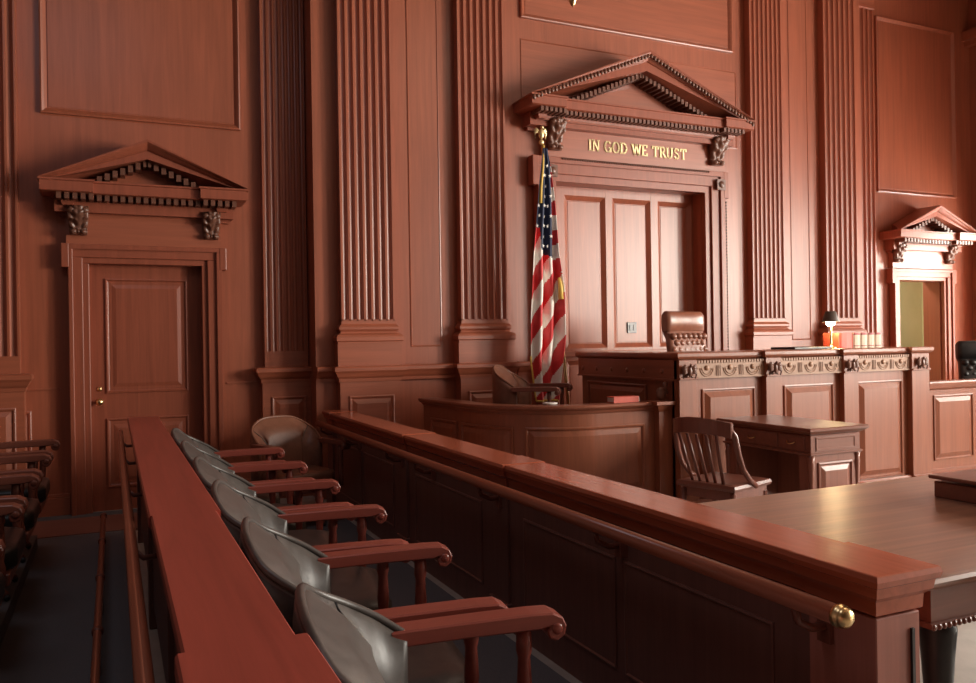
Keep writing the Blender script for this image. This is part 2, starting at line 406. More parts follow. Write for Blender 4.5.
def pediment(parent, xl, xr, zc, rise, Yw, proj, th, dent, x_in, mat, beads=False, enrich=None):
    """horizontal corona, raking cornices mitred at the apex, tympanum and dentils.
    zc = top of the horizontal corona at its tips; th = height of the rake"""
    xm = (xl+xr)/2; sl = rise/((xr-xl)/2)
    ty = MB(); ty.prism([(xl+.3, zc-.04), (xr-.3, zc-.04), (xm, zc+rise-th-.03)], 'y', Yw-.06, Yw)
    ty.build('tympanum', W_X, parent)
    m = MB()
    prof = [(0, 0), (0, proj), (-th*.12, proj), (-th*.22, proj-.012), (-th*.42, proj-.045), (-th*.50, proj-.06), (-th*.52, proj-.075), (-th*.98, proj-.075), (-th*1.0, .07), (-th*1.5, .06), (-th*1.5, 0)]
    rs = []
    for x, sgn in ((xl, 1), (xm, 0), (xr, -1)):
        ring = []
        for dz, p in prof:
            xx = x+sgn*(proj-p)*.75 if sgn else xm
            z = zc+rise-abs(xx-xm)*sl+dz
            z = max(z, zc-.001) if sgn else z
            ring.append((xx, Yw-p, z))
        rs.append(ring)
    m.rings(rs, smooth=False); m.build('raking_cornice', mat, parent)
    # dentils under the rakes
    d = MB()
    n = int((xr-xl)/2/dent)
    for sgn in (-1, 1):
        for k in range(0, n):
            x = xm+sgn*(k+.2)*dent; z = zc+rise-abs(x-xm)*sl-th*1.0
            if z-dent*.8 < zc-.01: continue
            w_ = dent*.32
            d.box(x-w_, x+w_, Yw-proj*.62, Yw-.04, z-dent*.8, z+.01)
    # horizontal corona, dentil band and bed mould; ends break forward above the consoles
    h = MB()
    cor = [(-.17, -.19), (-.16, -.17), (-.155, -.11), (-.03, -.105), (-.012, -.098), (-.012, -.02), (0, -.015), (0, 0)]
    def blk(a, b, pr, ex):
        e_ = .002 if pr == proj else 0
        h.stack(a, b, Yw-pr, Yw-e_, [(p-e_, zc+z+e_) for p, z in cor], ex=ex)
    blk(xl, xr, proj-.05, (1, 1, 1, 0))
    for (a, b) in ((xl, xl+x_in), (xr-x_in, xr)): blk(a, b, proj, (1, 1, 1, 0))
    h.build('corona', mat, parent)
    n = int((xr-xl-.2)/dent)
    for k in range(n):
        x = xl+.12+(k+.5)*dent
        pr = proj-.10+(.05 if (x < xl+x_in or x > xr-x_in) else 0)
        d.box(x-dent*.3, x+dent*.3, Yw-pr, Yw-.02, zc-.106-min(dent*.8, .055), zc-.104)
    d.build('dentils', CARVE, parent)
    b = MB(); b.box(xl+.11, xr-.11, Yw-proj*.42, Yw, zc-.24, zc-.105); b.box(xl+.14, xr-.14, Yw-.06, Yw, zc-.27, zc-.24)
    b.build('bed_mould', mat, parent)
    if enrich:
        e = MB(); L = math.hypot((xr-xl)/2, rise); n = int(L/.045)
        for sgn in (-1, 1):
            for k in range(n):
                t = (k+.5)/n; x = xm+sgn*t*(xr-xl)/2*.99; z = zc+rise-abs(x-xm)*sl
                e.ball((x, Yw-proj+.012, z-th*.26), (.020, .016, .024+.006*(k % 2)), 8, 5)
        e.build('carved_enrichment', CARVE, parent)
def surround(parent, a, b, h, Yw, d, wd, ear, mat, ztop, ear_drop=.2):
    """door architrave with ears, stepped in three faces"""
    m = MB()
    for w0, w1, dd in ((0, wd*.36, d*.55), (wd*.30, wd*.82, d*.78), (wd*.76, wd, d)):
        m.box(a-w1, a-w0, Yw-dd, Yw-.001, 0, h+w0); m.box(b+w0, b+w1, Yw-dd, Yw-.001, 0, h+w0); m.box(a-w1, b+w1, Yw-dd, Yw-.001, h+w0, h+w1)
    m.box(a-wd-ear, a-wd+.01, Yw-d-.003, Yw-.002, h-ear_drop+wd, h+wd+.002); m.box(b+wd-.01, b+wd+ear, Yw-d-.003, Yw-.002, h-ear_drop+wd, h+wd+.002)
    return m.build('architrave', mat, parent, bevel=.006, seg=2)

# door 1, closed, on the left
d1 = struct('door_1', 'closed mahogany door under the small left pediment', 'door')
surround(d1, DO1[0], DO1[1], DO1[2], YL, .10, .16, .05, D_Z, 0)
fz = MB(); fz.box(-.34, .91, YL-.07, YL, 2.30, 2.62); fz.build('frieze_board', W_X, d1)
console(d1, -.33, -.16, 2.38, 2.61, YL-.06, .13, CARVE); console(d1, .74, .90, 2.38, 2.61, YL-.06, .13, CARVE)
pediment(d1, -.53, 1.12, 2.80, .37, YL, .35, .155, .060, .42, D_Z)
lf = MB(); lf.box(DO1[0], DO1[1], YL+.06, YL+.11, .0, DO1[2]); leaf = lf.build('door_leaf', D_Z, d1)
DP = [(0, 0), (0, .012), (.01, .014), (.022, .002), (.03, -.002), (.045, -.002), (.085, .008)]
for r in ((-.05, .62, 1.02, 2.02), (-.05, .26, .2, .80), (.32, .62, .2, .80)):
    p = MB(); p.panel(front(YL+.06), *r, DP); p.build('door_panel', D_Z, leaf)
k = MB(); k.lathe((-.105, YL+.06, .95), [(.028, 0), (.028, -.006), (.010, -.01), (.010, -.035), (.026, -.045), (.031, -.06), (.024, -.075), (0.0, -.08)], 14, 'y')
k.build('door_knob', BRASS, leaf)
k = MB(); k.lathe((-.105, YL+.06, 1.06), [(.020, 0), (.020, -.008), (.0, -.010)], 12, 'y'); k.build('lock_plate', BRASS, leaf)

# door 2, the great central doorcase with its three tall panels
d2 = struct('door_2', 'great central doorcase with carved pediment and three tall panels', 'door')
surround(d2, DO2[0], DO2[1], DO2[2], YM, .12, .24, .06, D_Z, 0, ear_drop=.3)
fz = MB(); fz.box(4.05, 6.40, YM-.09, YM, 3.28, 3.68); fz.build('frieze_board', W_X, d2)
g = MB()                                            # carved bead below the frieze
for i in range(64):
    x = 4.25+i*(6.14-4.25)/63; g.ball((x, YM-.125, 3.295), (.013, .014, .013), 6, 4)
for i in range(60):                                 # and down the outer right edge
    for X in (6.385, 4.04): g.ball((X, YM-.122, .9+i*.035), (.010, .012, .014), 6, 4)
g.build('carved_bead', CARVE, d2)
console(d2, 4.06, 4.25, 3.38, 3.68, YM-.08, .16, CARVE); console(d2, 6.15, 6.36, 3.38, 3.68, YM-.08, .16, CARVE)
ro = MB()
for X in (4.12, 6.31): ro.box(X-.06, X+.06, YM-.14, YM-.11, 3.10, 3.22); ro.ball((X, YM-.14, 3.16), (.04, .02, .04))
ro.build('corner_rosette', CARVE, d2)
pediment(d2, 3.74, 6.57, 3.84, .60, YM, .42, .20, .052, .42, D_Z, enrich=True)
lf = MB(); lf.box(DO2[0], DO2[1], YM+.2, YM+.27, 0, DO2[2])
for a, b in ((4.2, 4.42), (4.94, 5.03), (5.54, 5.64), (6.11, 6.13)): lf.box(a, b, YM+.155, YM+.2, 0, DO2[2])
for z0, z1 in ((2.98, 3.07), (1.2, 1.33), (0, .2)): lf.box(4.2, 6.13, YM+.157, YM+.2, z0, z1)
leaf = lf.build('door_leaf', W_Z, d2)
TP = [(0, 0), (.004, -.002), (.050, -.034), (.056, -.034), (.062, -.030)]
for a, b in ((4.42, 4.94), (5.03, 5.54), (5.64, 6.11)):
    p = MB(); p.panel(front(YM+.157), a, b, 1.33, 2.98, TP); p.build('door_panel', W_Z, leaf)
    p = MB(); p.panel(front(YM+.157), a, b, .2, 1.2, TP); p.build('door_panel', W_Z, leaf)
rl = MB(); rl.box(DO2[0], DO2[1], YM+.13, YM+.16, 1.24, 1.30); rl.build('door_rail', W_X, leaf, bevel=.005)
# gilt lettering, cut from strokes
LT = {'I': [[(.18, 0), (.18, 1)]], 'N': [[(.12, 0), (.12, 1)], [(.12, 1), (.78, 0)], [(.78, 0), (.78, 1)]],
      'T': [[(.42, 0), (.42, 1)], [(0.02, 1), (.82, 1)], [(.03, 1), (.03, .8)], [(.81, 1), (.81, .8)]],
      'D': [[(.15, 0), (.15, 1)], [(.15, 1), (.5, .98), (.75, .8), (.84, .5), (.75, .2), (.5, .02), (.15, 0)]],
      'O': [[(.45+.4*math.cos(a*PI/8), .5+.5*math.sin(a*PI/8)) for a in range(17)]],
      'G': [[(.45+.4*math.cos(a*PI/8), .5+.5*math.sin(a*PI/8)) for a in range(2, 15)], [(.80, .05), (.80, .42)], [(.58, .42), (.92, .42)]],
      'W': [[(.05, 1), (.33, 0)], [(.33, 0), (.6, 1)], [(.6, 1), (.88, 0)], [(.88, 0), (1.15, 1)]],
      'E': [[(.15, 0), (.15, 1)], [(.15, 1), (.7, 1)], [(.15, .52), (.58, .52)], [(.15, 0), (.72, 0)], [(.7, 1), (.7, .84)], [(.72, 0), (.72, .18)]],
      'R': [[(.15, 0), (.15, 1)], [(.15, 1), (.5, .99), (.7, .88), (.7, .65), (.5, .52), (.15, .5)], [(.42, .5), (.82, 0)]],
      'U': [[(.12, 1), (.12, .3), (.25, .06), (.45, 0), (.65, .06), (.76, .3), (.76, 1)]],
      'S': [[(.68, .82), (.55, .97), (.35, 1), (.17, .88), (.16, .70), (.32, .56), (.55, .45), (.69, .30), (.65, .12), (.48, 0), (.28, .01), (.12, .18)]]}
WD = {'I': .36, 'W': 1.2, 'E': .82, 'R': .86, 'S': .82, 'T': .86}
SERIF = {'I': [(.18, 0), (.18, 1)], 'N': [(.12, 0), (.12, 1), (.78, 1)], 'T': [(.42, 0)], 'R': [(.15, 0), (.12, 1), (.84, 0)], 'U': [(.12, 1), (.76, 1)],
         'W': [(.05, 1), (.6, 1), (1.15, 1)], 'E': [(.1, 0), (.1, 1)], 'D': [(.1, 0), (.1, 1)]}
lt = MB(); tot = 0; TXT = 'IN GOD WE TRUST'
for ch in TXT: tot += .55 if ch == ' ' else WD.get(ch, .92)+.16
S_ = (5.86-4.575)/tot; HZ = .11; x = 4.58; zb = 3.415; YT = YM-.09
def stroke(p, q, t):
    p = Vector(p); q = Vector(q); d = (q-p)
    if d.length < 1e-6: return
    d.normalize(); n = Vector((-d.y, d.x))*t/2; p = p-d*t*.3; q = q+d*t*.3
    pts = [p-n, q-n, q+n, p+n]
    lt.prism([(v.x, v.y) for v in pts], 'y', YT-.012, YT)
for ch in TXT:
    if ch == ' ': x += .55*S_; continue
    for pl in LT[ch]:
        for a, b in zip(pl, pl[1:]):
            thick = .017 if not (ch == 'N' and a[0] == b[0]) else .012
            if abs(a[1]-b[1]) < .05: thick = .011
            stroke((x+a[0]*S_, zb+a[1]*HZ), (x+b[0]*S_, zb+b[1]*HZ), thick)
    for sx, sz in SERIF.get(ch, []):
        stroke((x+(sx-.13)*S_, zb+sz*HZ), (x+(sx+.13)*S_, zb+sz*HZ), .009)
    x += (WD.get(ch, .92)+.16)*S_
tag(lt.build('lettering', GOLD, d2), 'gilt capital letters IN GOD WE TRUST')
ol = MB(); ol.box(5.22, 5.34, YM+.172, YM+.188, 1.49, 1.61)
for X in (5.255, 5.305): ol.box(X-.014, X+.014, YM+.166, YM+.173, 1.52, 1.58)
tag(ol.build('outlet_plate', [STEEL], bevel=.003), 'square grey outlet plate on the middle tall panel behind the bench', 'outlet')

# door 3, open doorway on the right
d3 = struct('door_3', 'open doorway under the small right pediment', 'door')
surround(d3, DO3[0], DO3[1], DO3[2], YL, .10, .15, .05, D_Z, 0)
fz = MB(); fz.box(9.58, 10.78, YL-.07, YL, 2.33, 2.66); fz.build('frieze_board', W_X, d3)
console(d3, 9.57, 9.74, 2.41, 2.65, YL-.06, .13, CARVE); console(d3, 10.60, 10.77, 2.41, 2.65, YL-.06, .13, CARVE)
pediment(d3, 9.40, 10.98, 2.81, .36, YL, .35, .15, .060, .42, D_Z)
jb = MB(); jb.box(DO3[1]-.02, DO3[1], YL, 8.06, 0, DO3[2]); jb.box(DO3[0], DO3[0]+.02, YL, 8.06, 0, DO3[2]); jb.build('jamb_lining', D_Z, d3)

# ------------------------------------------------------------------ judge's platform and bench
pf = MB(); pf.box(4.3, 8.9, 5.6, 7.3, 0, .42)
tag(pf.build('floor_platform', STRIPW), 'raised floor behind the bench', 'platform', kind='structure')
BY = 5.35; BX0, BX1 = 4.13, 7.07
bench = thing('judge_bench', "judge's long mahogany bench with carved frieze and eagle blocks", 'bench', (5.6, BY, 0))
b = MB(); b.box(BX0+.03, BX1-.03, BY+.03, BY+.10, 0, 1.24); b.box(BX0+.03, BX0+.10, BY+.03, 6.86, 0, 1.24); b.box(BX1-.1, BX1-.03, BY+.03, 6.6, 0, 1.24)
b.build('body', F_Z, bench)
CAPP = [(-.02, 1.235), (0, 1.240), (.008, 1.247), (.022, 1.252), (.030, 1.262), (.034, 1.27), (.034, 1.296), (.026, 1.303)]
cp = MB(); cp.stack(BX0+.02, BX1-.02, BY+.02, BY+.62, CAPP); cp.stack(BX0+.02, BX0+.4, BY+.654, 6.88, CAPP, ex=(1, 1, 0, 1)); cp.build('cap_top', F_X, bench)
dn = MB()
n = 96
for i in range(n):
    x = BX0+.06+i*(BX1-BX0-.1)/n; dn.box(x, x+.018, BY-.012, BY+.03, 1.215, 1.238)
dn.build('dentils', FRZ, bench)
PIERS = [(4.13, 4.31), (5.04, 5.21), (5.95, 6.13), (6.83, 7.07)]
frz = MB()
for a, c in ((4.31, 5.04), (5.21, 5.95), (6.13, 6.83)):
    frz.box(a, c, BY-.0, BY+.04, 1.10, 1.215)
    frz.box(a, c, BY-.012, BY+.04, 1.09, 1.102)
    nb = 3; wv = (c-a)/nb
    for k in range(nb):
        cx = a+wv*(k+.5)
        frz.lathe((cx, BY, 1.175), [(.022, 0), (.022, -.006), (.012, -.012), (0, -.014)], 12, 'y')
        for rr in (.068, .050):
            frz.tube([(cx+rr*math.cos(t), BY-.002, 1.175-rr*1.0*math.sin(t)) for t in [PI*j/12 for j in range(13)]], .0045, 5)
        for q in (-1, 1):
            frz.box(cx+q*wv*.5-.005, cx+q*wv*.5+.005, BY-.008, BY, 1.11, 1.195)
            frz.box(cx+q*wv*.42-.003, cx+q*wv*.42+.003, BY-.006, BY, 1.11, 1.195)
frz.build('frieze', FRZ, bench)
for a, c in PIERS:
    m = MB(); m.box(a, c, BY-.028, BY+.04, 0, 1.245); m.box(a-.005, c+.005, BY-.05, BY+.04, 0, .10); m.box(a-.004, c+.004, BY-.045, BY, 1.085, 1.105)
    m.stack(a+.0, c-.0, BY-.022, BY+.04, [(p, z+.0035) for p, z in CAPP], ex=(1, 1, 1, 0))
    m.build('pier', F_Z, bench, bevel=.003)
    cx = (a+c)/2; e = MB(Matrix.Translation((cx, BY-.04, 1.16)) @ Matrix.Diagonal((1.12, 1.0, 1.3, 1)) @ Matrix.Translation((-cx, -BY+.04, -1.155)))
    e.ball((cx, BY-.05, 1.15), (.018, .018, .035)); e.ball((cx+.004, BY-.06, 1.185), (.011, .014, .012))
    for s in (-1, 1):
        for k in range(5):
            e.tube([(cx+s*.012, BY-.045, 1.17-k*.006), (cx+s*(.045+.003*k), BY-.055, 1.185-k*.012), (cx+s*(.070-.004*k), BY-.045, 1.165-k*.015)], [.008, .009, .004], 6)
        e.tube([(cx+s*.01, BY-.045, 1.125), (cx+s*.03, BY-.05, 1.112)], [.01, .005], 6)
    e.build('carved_eagle', CARVE, bench)
for a, c in ((4.40, 4.96), (5.29, 5.87), (6.17, 6.75)):
    for z0, z1 in ((.11, 1.0),):
        m = MB(); m.panel(lambda u, v, n: (u, BY+.03-n, v), a, c, z0, z1, [(0, 0), (0, .012), (.010, .014), (.018, .002), (.026, .002), (.07, .026)]); m.build('front_panel', F_Z, bench)
pl = MB()
for a, c in ((4.31, 5.04), (5.21, 5.95), (6.13, 6.83)): pl.stack(a, c, BY-.005, BY+.03, [(.012, 0), (.012, .085), (.004, .095), (0, .1)], ex=(0, 0, 1, 0))
pl.build('plinth', F_X, bench)
sd = MB(); FX = lambda u, v, n: (BX0+.03-n, u, v)
sd.panel(FX, BY+.45, 6.75, .30, 1.03, RP); sd.build('side_panel', F_Z, bench)
sf = MB(); sf.box(BX0, BX0+.03, BY+.0, 6.88, 1.08, 1.245); sf.box(BX0-.012, BX0+.03, BY, 6.88, 1.075, 1.09)
for k in range(6): sf.ball((BX0, BY+.2+k*.25, 1.15), (.012, .022, .022))
sf.build('side_frieze', F_Y, bench)

# low curved stand right of the bench
ws = thing('witness_stand', 'low rounded wooden stand at the right end of the bench', 'stand', (7.5, 5.4, 0))
P_ = [(7.20, 6.3), (7.16, 5.9), (7.16, 5.40), (7.9, 5.40), (8.5, 5.40), (9.0, 5.50), (9.3, 5.75), (9.4, 6.3)]
m = MB(); m.sweep(P_, [(0, 0), (0, .90), (-.05, .90), (-.05, 0)]); m.build('body', F_Z, ws)
m = MB(); m.sweep(P_, [(-.09, .88), (.0, .88), (.03, .90), (.045, .93), (.05, .95), (.045, .965), (-.10, .965)]); m.build('cap_rail', F_X, ws)
m = MB(); m.sweep(P_, [(0, 0), (.02, 0), (.02, .10), (0, .115)]); m.build('plinth', F_X, ws)
m = MB(); m.panel(front(5.4), 7.22, 7.79, .20, .83, [(0, 0), (0, .012), (.010, .014), (.018, .002), (.026, .002), (.065, .02)]); m.build('front_panel', F_Z, ws)
m = MB(); m.ball((7.13, 5.42, .975), (.035, .03, .02)); m.tube([(7.13+.025*math.cos(t), 5.40, 1.0+.02*math.sin(t)) for t in [PI*j/5 for j in range(11)]], .008, 6); m.build('scroll', CARVE, ws)

# curved box left of the bench
cb = thing('clerk_box', 'curved mahogany box in front of the flag, joined to the bench', 'box', (3.4, 5.6, 0))
P_ = []
for p in [(2.60, 7.10), (2.64, 6.80), (2.68, 6.50)]: P_.append(p)
c0 = (3.50, 6.36)
for k in range(0, 33):
    a = PI+ (PI/2)*k/32; P_.append((c0[0]+.82*math.cos(a), c0[1]+.86*math.sin(a)))
P_ += [(3.8, 5.49), (4.12, 5.48)]
WZ = .91
m = MB(); m.sweep(P_, [(-.05, 0), (0, 0), (0, WZ-.06), (-.05, WZ-.06)]); m.build('body', F_Z, cb)
m = MB(); m.sweep(P_, [(-.12, WZ-.03), (-.05, WZ-.05), (.0, WZ-.075), (.012, WZ-.06), (.02, WZ-.045), (.04, WZ-.035), (.055, WZ-.02), (.055, WZ), (-.12, WZ)]); m.build('cap_rail', F_X, cb, bevel=.004)
m = MB(); m.sweep(P_, [(0, 0), (.02, 0), (.02, .12), (0, .13)]); m.build('plinth', F_X, cb)
# arc length map of the curved face
PV = [Vector(p) for p in P_]; AL = [0]
for a, c in zip(PV, PV[1:]): AL.append(AL[-1]+(c-a).length)
def CF(u, v, n):
    for i in range(len(AL)-1):
        if u <= AL[i+1] or i == len(AL)-2:
            t = (u-AL[i])/(AL[i+1]-AL[i]); p = PV[i].lerp(PV[i+1], t); d = (PV[i+1]-PV[i]).normalized(); nn = Vector((d.y, -d.x))
            return (p.x+nn.x*n, p.y+nn.y*n, v)
TL = AL[-1]
for a, c in ((.15, .62), (.72, 1.35), (1.45, TL-.22)):
    m = MB(); m.panel(CF, a, c, .2, .74, RP, 30); m.build('front_panel', F_Z, cb)
m = MB(); m.box(4.0, 4.13, 5.42, 5.5, 0, .84); m.stack(4.0, 4.12, 5.42, 5.5, [(0, WZ-.08), (.03, WZ-.03), (.06, WZ-.02), (.06, WZ+.005)], ex=(1, 0, 1, 0)); m.build('pier', F_Z, cb)
m = MB(); volute(m, 4.06, 5.44, 5.50, WZ+.06, .052, 1); m.ball((4.06, 5.47, WZ+.06), (.05, .02, .05)); m.ball((4.10, 5.47, WZ+.13), (.02, .02, .03)); m.build('scroll', CARVE, cb)

# ------------------------------------------------------------------ clerk's desk
dk = thing('clerk_desk', 'dark mahogany pedestal desk standing before the bench', 'desk', (4.75, 4.65, 0))
DX0, DX1, DY0, DY1, DZ = 4.42, 4.90, 4.25, 5.13, .78
m = MB(); m.stack(DX0, DX1, DY0, DY1, [(-.01, DZ-.06), (.0, DZ-.05), (.02, DZ-.04), (.03, DZ-.03), (.045, DZ-.022), (.045, DZ-.006), (.038, DZ)]); m.build('desk_top', DESK, dk)
m = MB(); m.box(DX0, DX1, DY0, DY1, DZ-.18, DZ-.055); m.box(DX0-.012, DX1+.012, DY0-.012, DY1+.012, DZ-.195, DZ-.178); m.build('apron', DESK, dk, bevel=.003)
for y0, y1 in ((DY0+.05, DY0+.29), (DY0+.31, DY1-.06)):
    m = MB(); m.panel(lambda u, v, n: (DX0-n, u, v), y0, y1, DZ-.165, DZ-.065, [(0, 0), (0, .006), (.006, .008), (.01, .008)]); dr = m.build('drawer', DESK, dk)
    cy = (y0+y1)/2; h = MB(); h.tube([(DX0-.012-.02*math.sin(t), cy+.035*math.cos(t), DZ-.11-.014*math.sin(t)) for t in [PI*j/8 for j in range(9)]], .004, 6); h.build('handle', BRASS, dr)
m = MB(); m.panel(front(DY0), DX0+.05, DX1-.05, DZ-.165, DZ-.07, [(0, 0), (0, .006), (.01, .006), (.016, .002), (.02, .002)]); m.build('end_panel', DESK, dk)
for y0, y1 in ((DY0+.01, DY0+.12), (DY1-.12, DY1-.01)):
    m = MB(); m.box(DX0+.01, DX1-.01, y0, y1, .06, DZ-.19); m.box(DX0-.005, DX1+.005, y0-.015, y1+.015, 0, .08); m.build('pedestal', DESKZ, dk, bevel=.004)
m = MB(); m.panel(front(DY0+.01), DX0+.075, DX1-.075, .12, DZ-.25, [(0, 0), (0, .01), (.01, .012), (.02, .002), (.028, .002), (.06, .014)]); m.build('end_panel', DESKZ, dk)
m = MB(); m.box(DX1-.05, DX1-.03, DY0+.12, DY1-.12, .15, DZ-.19); m.build('modesty_panel', DESKZ, dk)
for X, Y in ((DX0+.02, DY0+.02), (DX1-.02, DY0+.02), (DX0+.02, DY1-.02)):
    m = MB(); m.lathe((X, Y, 0), [(.028, .08), (.022, .12), (.018, .3), (.022, .46), (.028, .52), (.022, .54), (.03, .58)], 10); m.build('corner_column', DESKZ, dk)

# wooden slat back chair at the desk; faces +x in local space
sc = thing('slat_back_chair', 'dark wooden slat-back chair drawn up to the desk', 'chair', (3.76, 4.40, 0), math.radians(17))
def L(): return MB()
m = L(); m.stack(-.20, .25, -.22, .22, [(-.02, .415), (0, .42), (.005, .435), (0, .455), (-.03, .462)]); m.build('seat', CHW, sc, local=True)
m = L(); m.box(-.17, .23, -.20, .20, .35, .415); m.build('seat_rail', CHW, sc, local=True)
for sy in (-1, 1):
    m = L(); m.tube([(.21, sy*.19, 0), (.21, sy*.19, .38)], [.017, .024], 8, smooth=False); m.build('leg', CHW, sc, local=True)
    m = L(); m.tube([(-.26, sy*.19, 0), (-.19, sy*.19, .2), (-.17, sy*.19, .4)], [.018, .022, .022], 8); m.build('leg', CHW, sc, local=True)
    # side sweep: from the crest down and forward to the seat front
    m = L(); m.tube([(-.235, sy*.19, .86), (-.20, sy*.225, .78), (-.17, sy*.235, .66), (-.12, sy*.235, .56), (-.03, sy*.23, .48), (.06, sy*.22, .43)], [.020, .022, .020, .018, .018, .02], 8); m.build('back_post', CHW, sc, local=True)
    m = L(); m.tube([(-.2, sy*.19, .16), (.21, sy*.19, .16)], .011, 8); m.build('stretcher', CHW, sc, local=True)
rs = []
for i in range(13):
    t = i/12*2-1; xx = -.25-.055*(1-t*t)+.03*t*t; y = .225*t; z = .87+.03*(1-t*t)
    rs.append([(xx-.014, y, z-.10), (xx+.014, y, z-.10), (xx+.010, y, z), (xx-.02, y, z+.005)])
m = L(); m.rings(rs, smooth=False); m.build('crest_rail', CHW, sc, local=True, bevel=.005)
for k in range(5):
    y = -.13+k*.065; t = y/.225
    m = L(); m.tube([(-.25-.05*(1-t*t), y*1.1, .79), (-.215-.02*(1-t*t), y, .62), (-.165, y*.9, .45)], .014, 6, flat=.55); m.build('slat', CHW, sc, local=True)
sc2 = copy_tree(sc); sc2.location = (2.78, 1.50, 0); sc2.rotation_euler = (0, 0, math.radians(90)); sc2['label'] = 'dark wooden chair tucked under the near side of the counsel table'

# ------------------------------------------------------------------ counsel table
tb = thing('counsel_table', 'large polished table with gadrooned edge beyond the jury rail', 'table', (3.2, 2.05, 0))
TX0, TX1, TY0, TY1, TZ = 2.0, 4.4, 1.52, 2.62, .76
m = MB(); m.stack(TX0, TX1, TY0, TY1, [(-.03, TZ-.045), (-.01, TZ-.04), (.0, TZ-.03), (.012, TZ-.024), (.02, TZ-.012), (.014, TZ-.002), (.0, TZ)]); m.build('table_top', TABLE, tb)
m = MB(); m.box(TX0+.05, TX1-.05, TY0+.03, TY1-.03, TZ-.145, TZ-.04); m.box(TX0+.04, TX1-.04, TY0+.02, TY1-.02, TZ-.155, TZ-.14)
for i in range(110):
    x = TX0+.05+i*(TX1-TX0-.1)/110; m.ball((x, TY0+.022, TZ-.15), (.008, .008, .010), 6, 4)
m.build('apron', DESK, tb)
for X in (TX0+.155, TX1-.155):
    for Y in (TY0+.09, TY1-.09):
        m = MB(); m.lathe((X, Y, 0), [(.03, 0), (.034, .03), (.022, .06), (.026, .2), (.045, .5), (.052, .57), (.045, .61)], 14); m.build('leg', LEA_K, tb)
bx = MB(); bx.box(3.03, 3.6, 1.75, 2.27, TZ, TZ+.065); bx.box(3.015, 3.615, 1.735, 2.285, TZ+.075, TZ+.09)
tag(bx.build('flat_case', DESK, bevel=.004), 'flat dark wooden case lying on the counsel table', 'case')

# ------------------------------------------------------------------ jury box
XR0, XR1, ZR = 1.70, 1.93, .825
jr = thing('jury_rail', 'long solid mahogany front rail of the jury box with wide cap', 'railing', (1.8, 4.3, 0))
m = MB(); m.box(XR0+.05, XR1-.05, 1.50, 7.28, 0, ZR-.12); m.build('body', J_Z, jr)
CP = [(-.045, ZR-.15), (-.045, ZR-.12), (-.03, ZR-.11), (-.028, ZR-.075), (-.012, ZR-.06), (-.008, ZR-.035), (0, ZR-.03), (.004, ZR-.015), (0, ZR-.002), (-.004, ZR)]
m = MB(); m.stack(XR0+.012, XR1-.008, 1.70, 7.29, [(p, z-.003) for p, z in CP], ex=(1, 1, 0, 0)); m.build('cap', J_F, jr)
JP = [(1.43, 1.72), (3.55, 3.80), (5.05, 5.28), (7.02, 7.27)]
for a, c in JP:
    m = MB(); m.stack(XR0, XR1, a, c, CP); m.build('cap_block', J_F, jr)
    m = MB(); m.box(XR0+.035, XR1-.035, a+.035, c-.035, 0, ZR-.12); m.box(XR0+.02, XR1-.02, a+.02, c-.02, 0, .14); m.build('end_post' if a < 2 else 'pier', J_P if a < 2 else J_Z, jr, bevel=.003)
FL = lambda u, v, n: (XR0+.05-n, u, v)
FR = lambda u, v, n: (XR1-.05+n, u, v)
for a, c in ((1.80, 3.46), (3.88, 4.97), (5.36, 6.94)):
    nseg = 2 if c-a > 1.2 else 1
    for k in range(nseg):
        u0 = a+(c-a)*k/nseg+.03; u1 = a+(c-a)*(k+1)/nseg-.03
        m = MB(); m.panel(FL, u0, u1, .15, ZR-.24, THIN); m.panel(FR, u0, u1, .15, ZR-.2, RP); m.build('side_panel', J_Z, jr)
# end post face: a black strip painting the shade of the narrow gap beside it
m = MB(); m.box(1.858, 1.868, 1.458, 1.468, 0, ZR-.16); m.build('post_gap_shade', BLACK, jr)
hr = MB(); hr.tube([(1.62, 1.47, .73), (1.62, 7.1, .73)], .026, 14); hro = hr.build('hand_rail', RAILW, jr)
m = MB(); m.lathe((1.62, 1.47, .73), [(.027, .012), (.030, .008), (.030, -.004), (.026, -.007), (.027, -.012), (.024, -.020), (.016, -.027), (0, -.030)], 18, 'y'); m.build('end_cap', BRASS, hro)
for y in (1.62, 2.6, 3.66, 4.6, 5.16, 6.2, 7.0):
    m = MB(); m.box(1.72, 1.755, y-.022, y+.022, .60, .69); m.tube([(1.74, y, .645), (1.68, y, .645), (1.63, y, .67), (1.62, y, .71)], [.014, .012, .011, .012], 8); m.build('rail_bracket', ARMD, hro)

ZL = .90
lr = thing('inner_rail', 'wide flat-topped mahogany rail between the two jury rows', 'railing', (.21, 3.8, 0))
for a, c, x0, x1 in ((-.6, 1.48, .088, .316), (1.48, 2.72, .100, .294), (2.72, 6.60, .094, .306)):
    m = MB(); m.stack(x0, x1, a, c, [(-.006, ZL-.04), (0, ZL-.034), (0, ZL-.006), (-.005, ZL)], ex=(1, 1, 0, 0)); m.build('cap', J_Y, lr)
m = MB()
for a, c in ((-.4, 1.5), (1.7, 2.9), (3.1, 6.5)): m.box(.17, .25, a, c, .12, ZL-.04)
m.build('body', J_Z, lr)
for y in (.2, 1.55, 2.9, 4.5, 6.5):
    m = MB(); m.box(.15, .27, y-.06, y+.06, 0, ZL-.035); m.build('post', J_Z, lr, bevel=.004)
m = MB(); m.tube([(.045, -.5, .80), (.045, 6.58, .80)], .018, 12); h2 = m.build('hand_rail', RAILW, lr)
for y in (.3, 1.55, 2.8, 4.0, 5.1, 6.0):
    m = MB(); m.tube([(.17, y, .76), (.08, y, .755), (.045, y, .79)], .009, 8); m.build('rail_bracket', ARMD, h2)
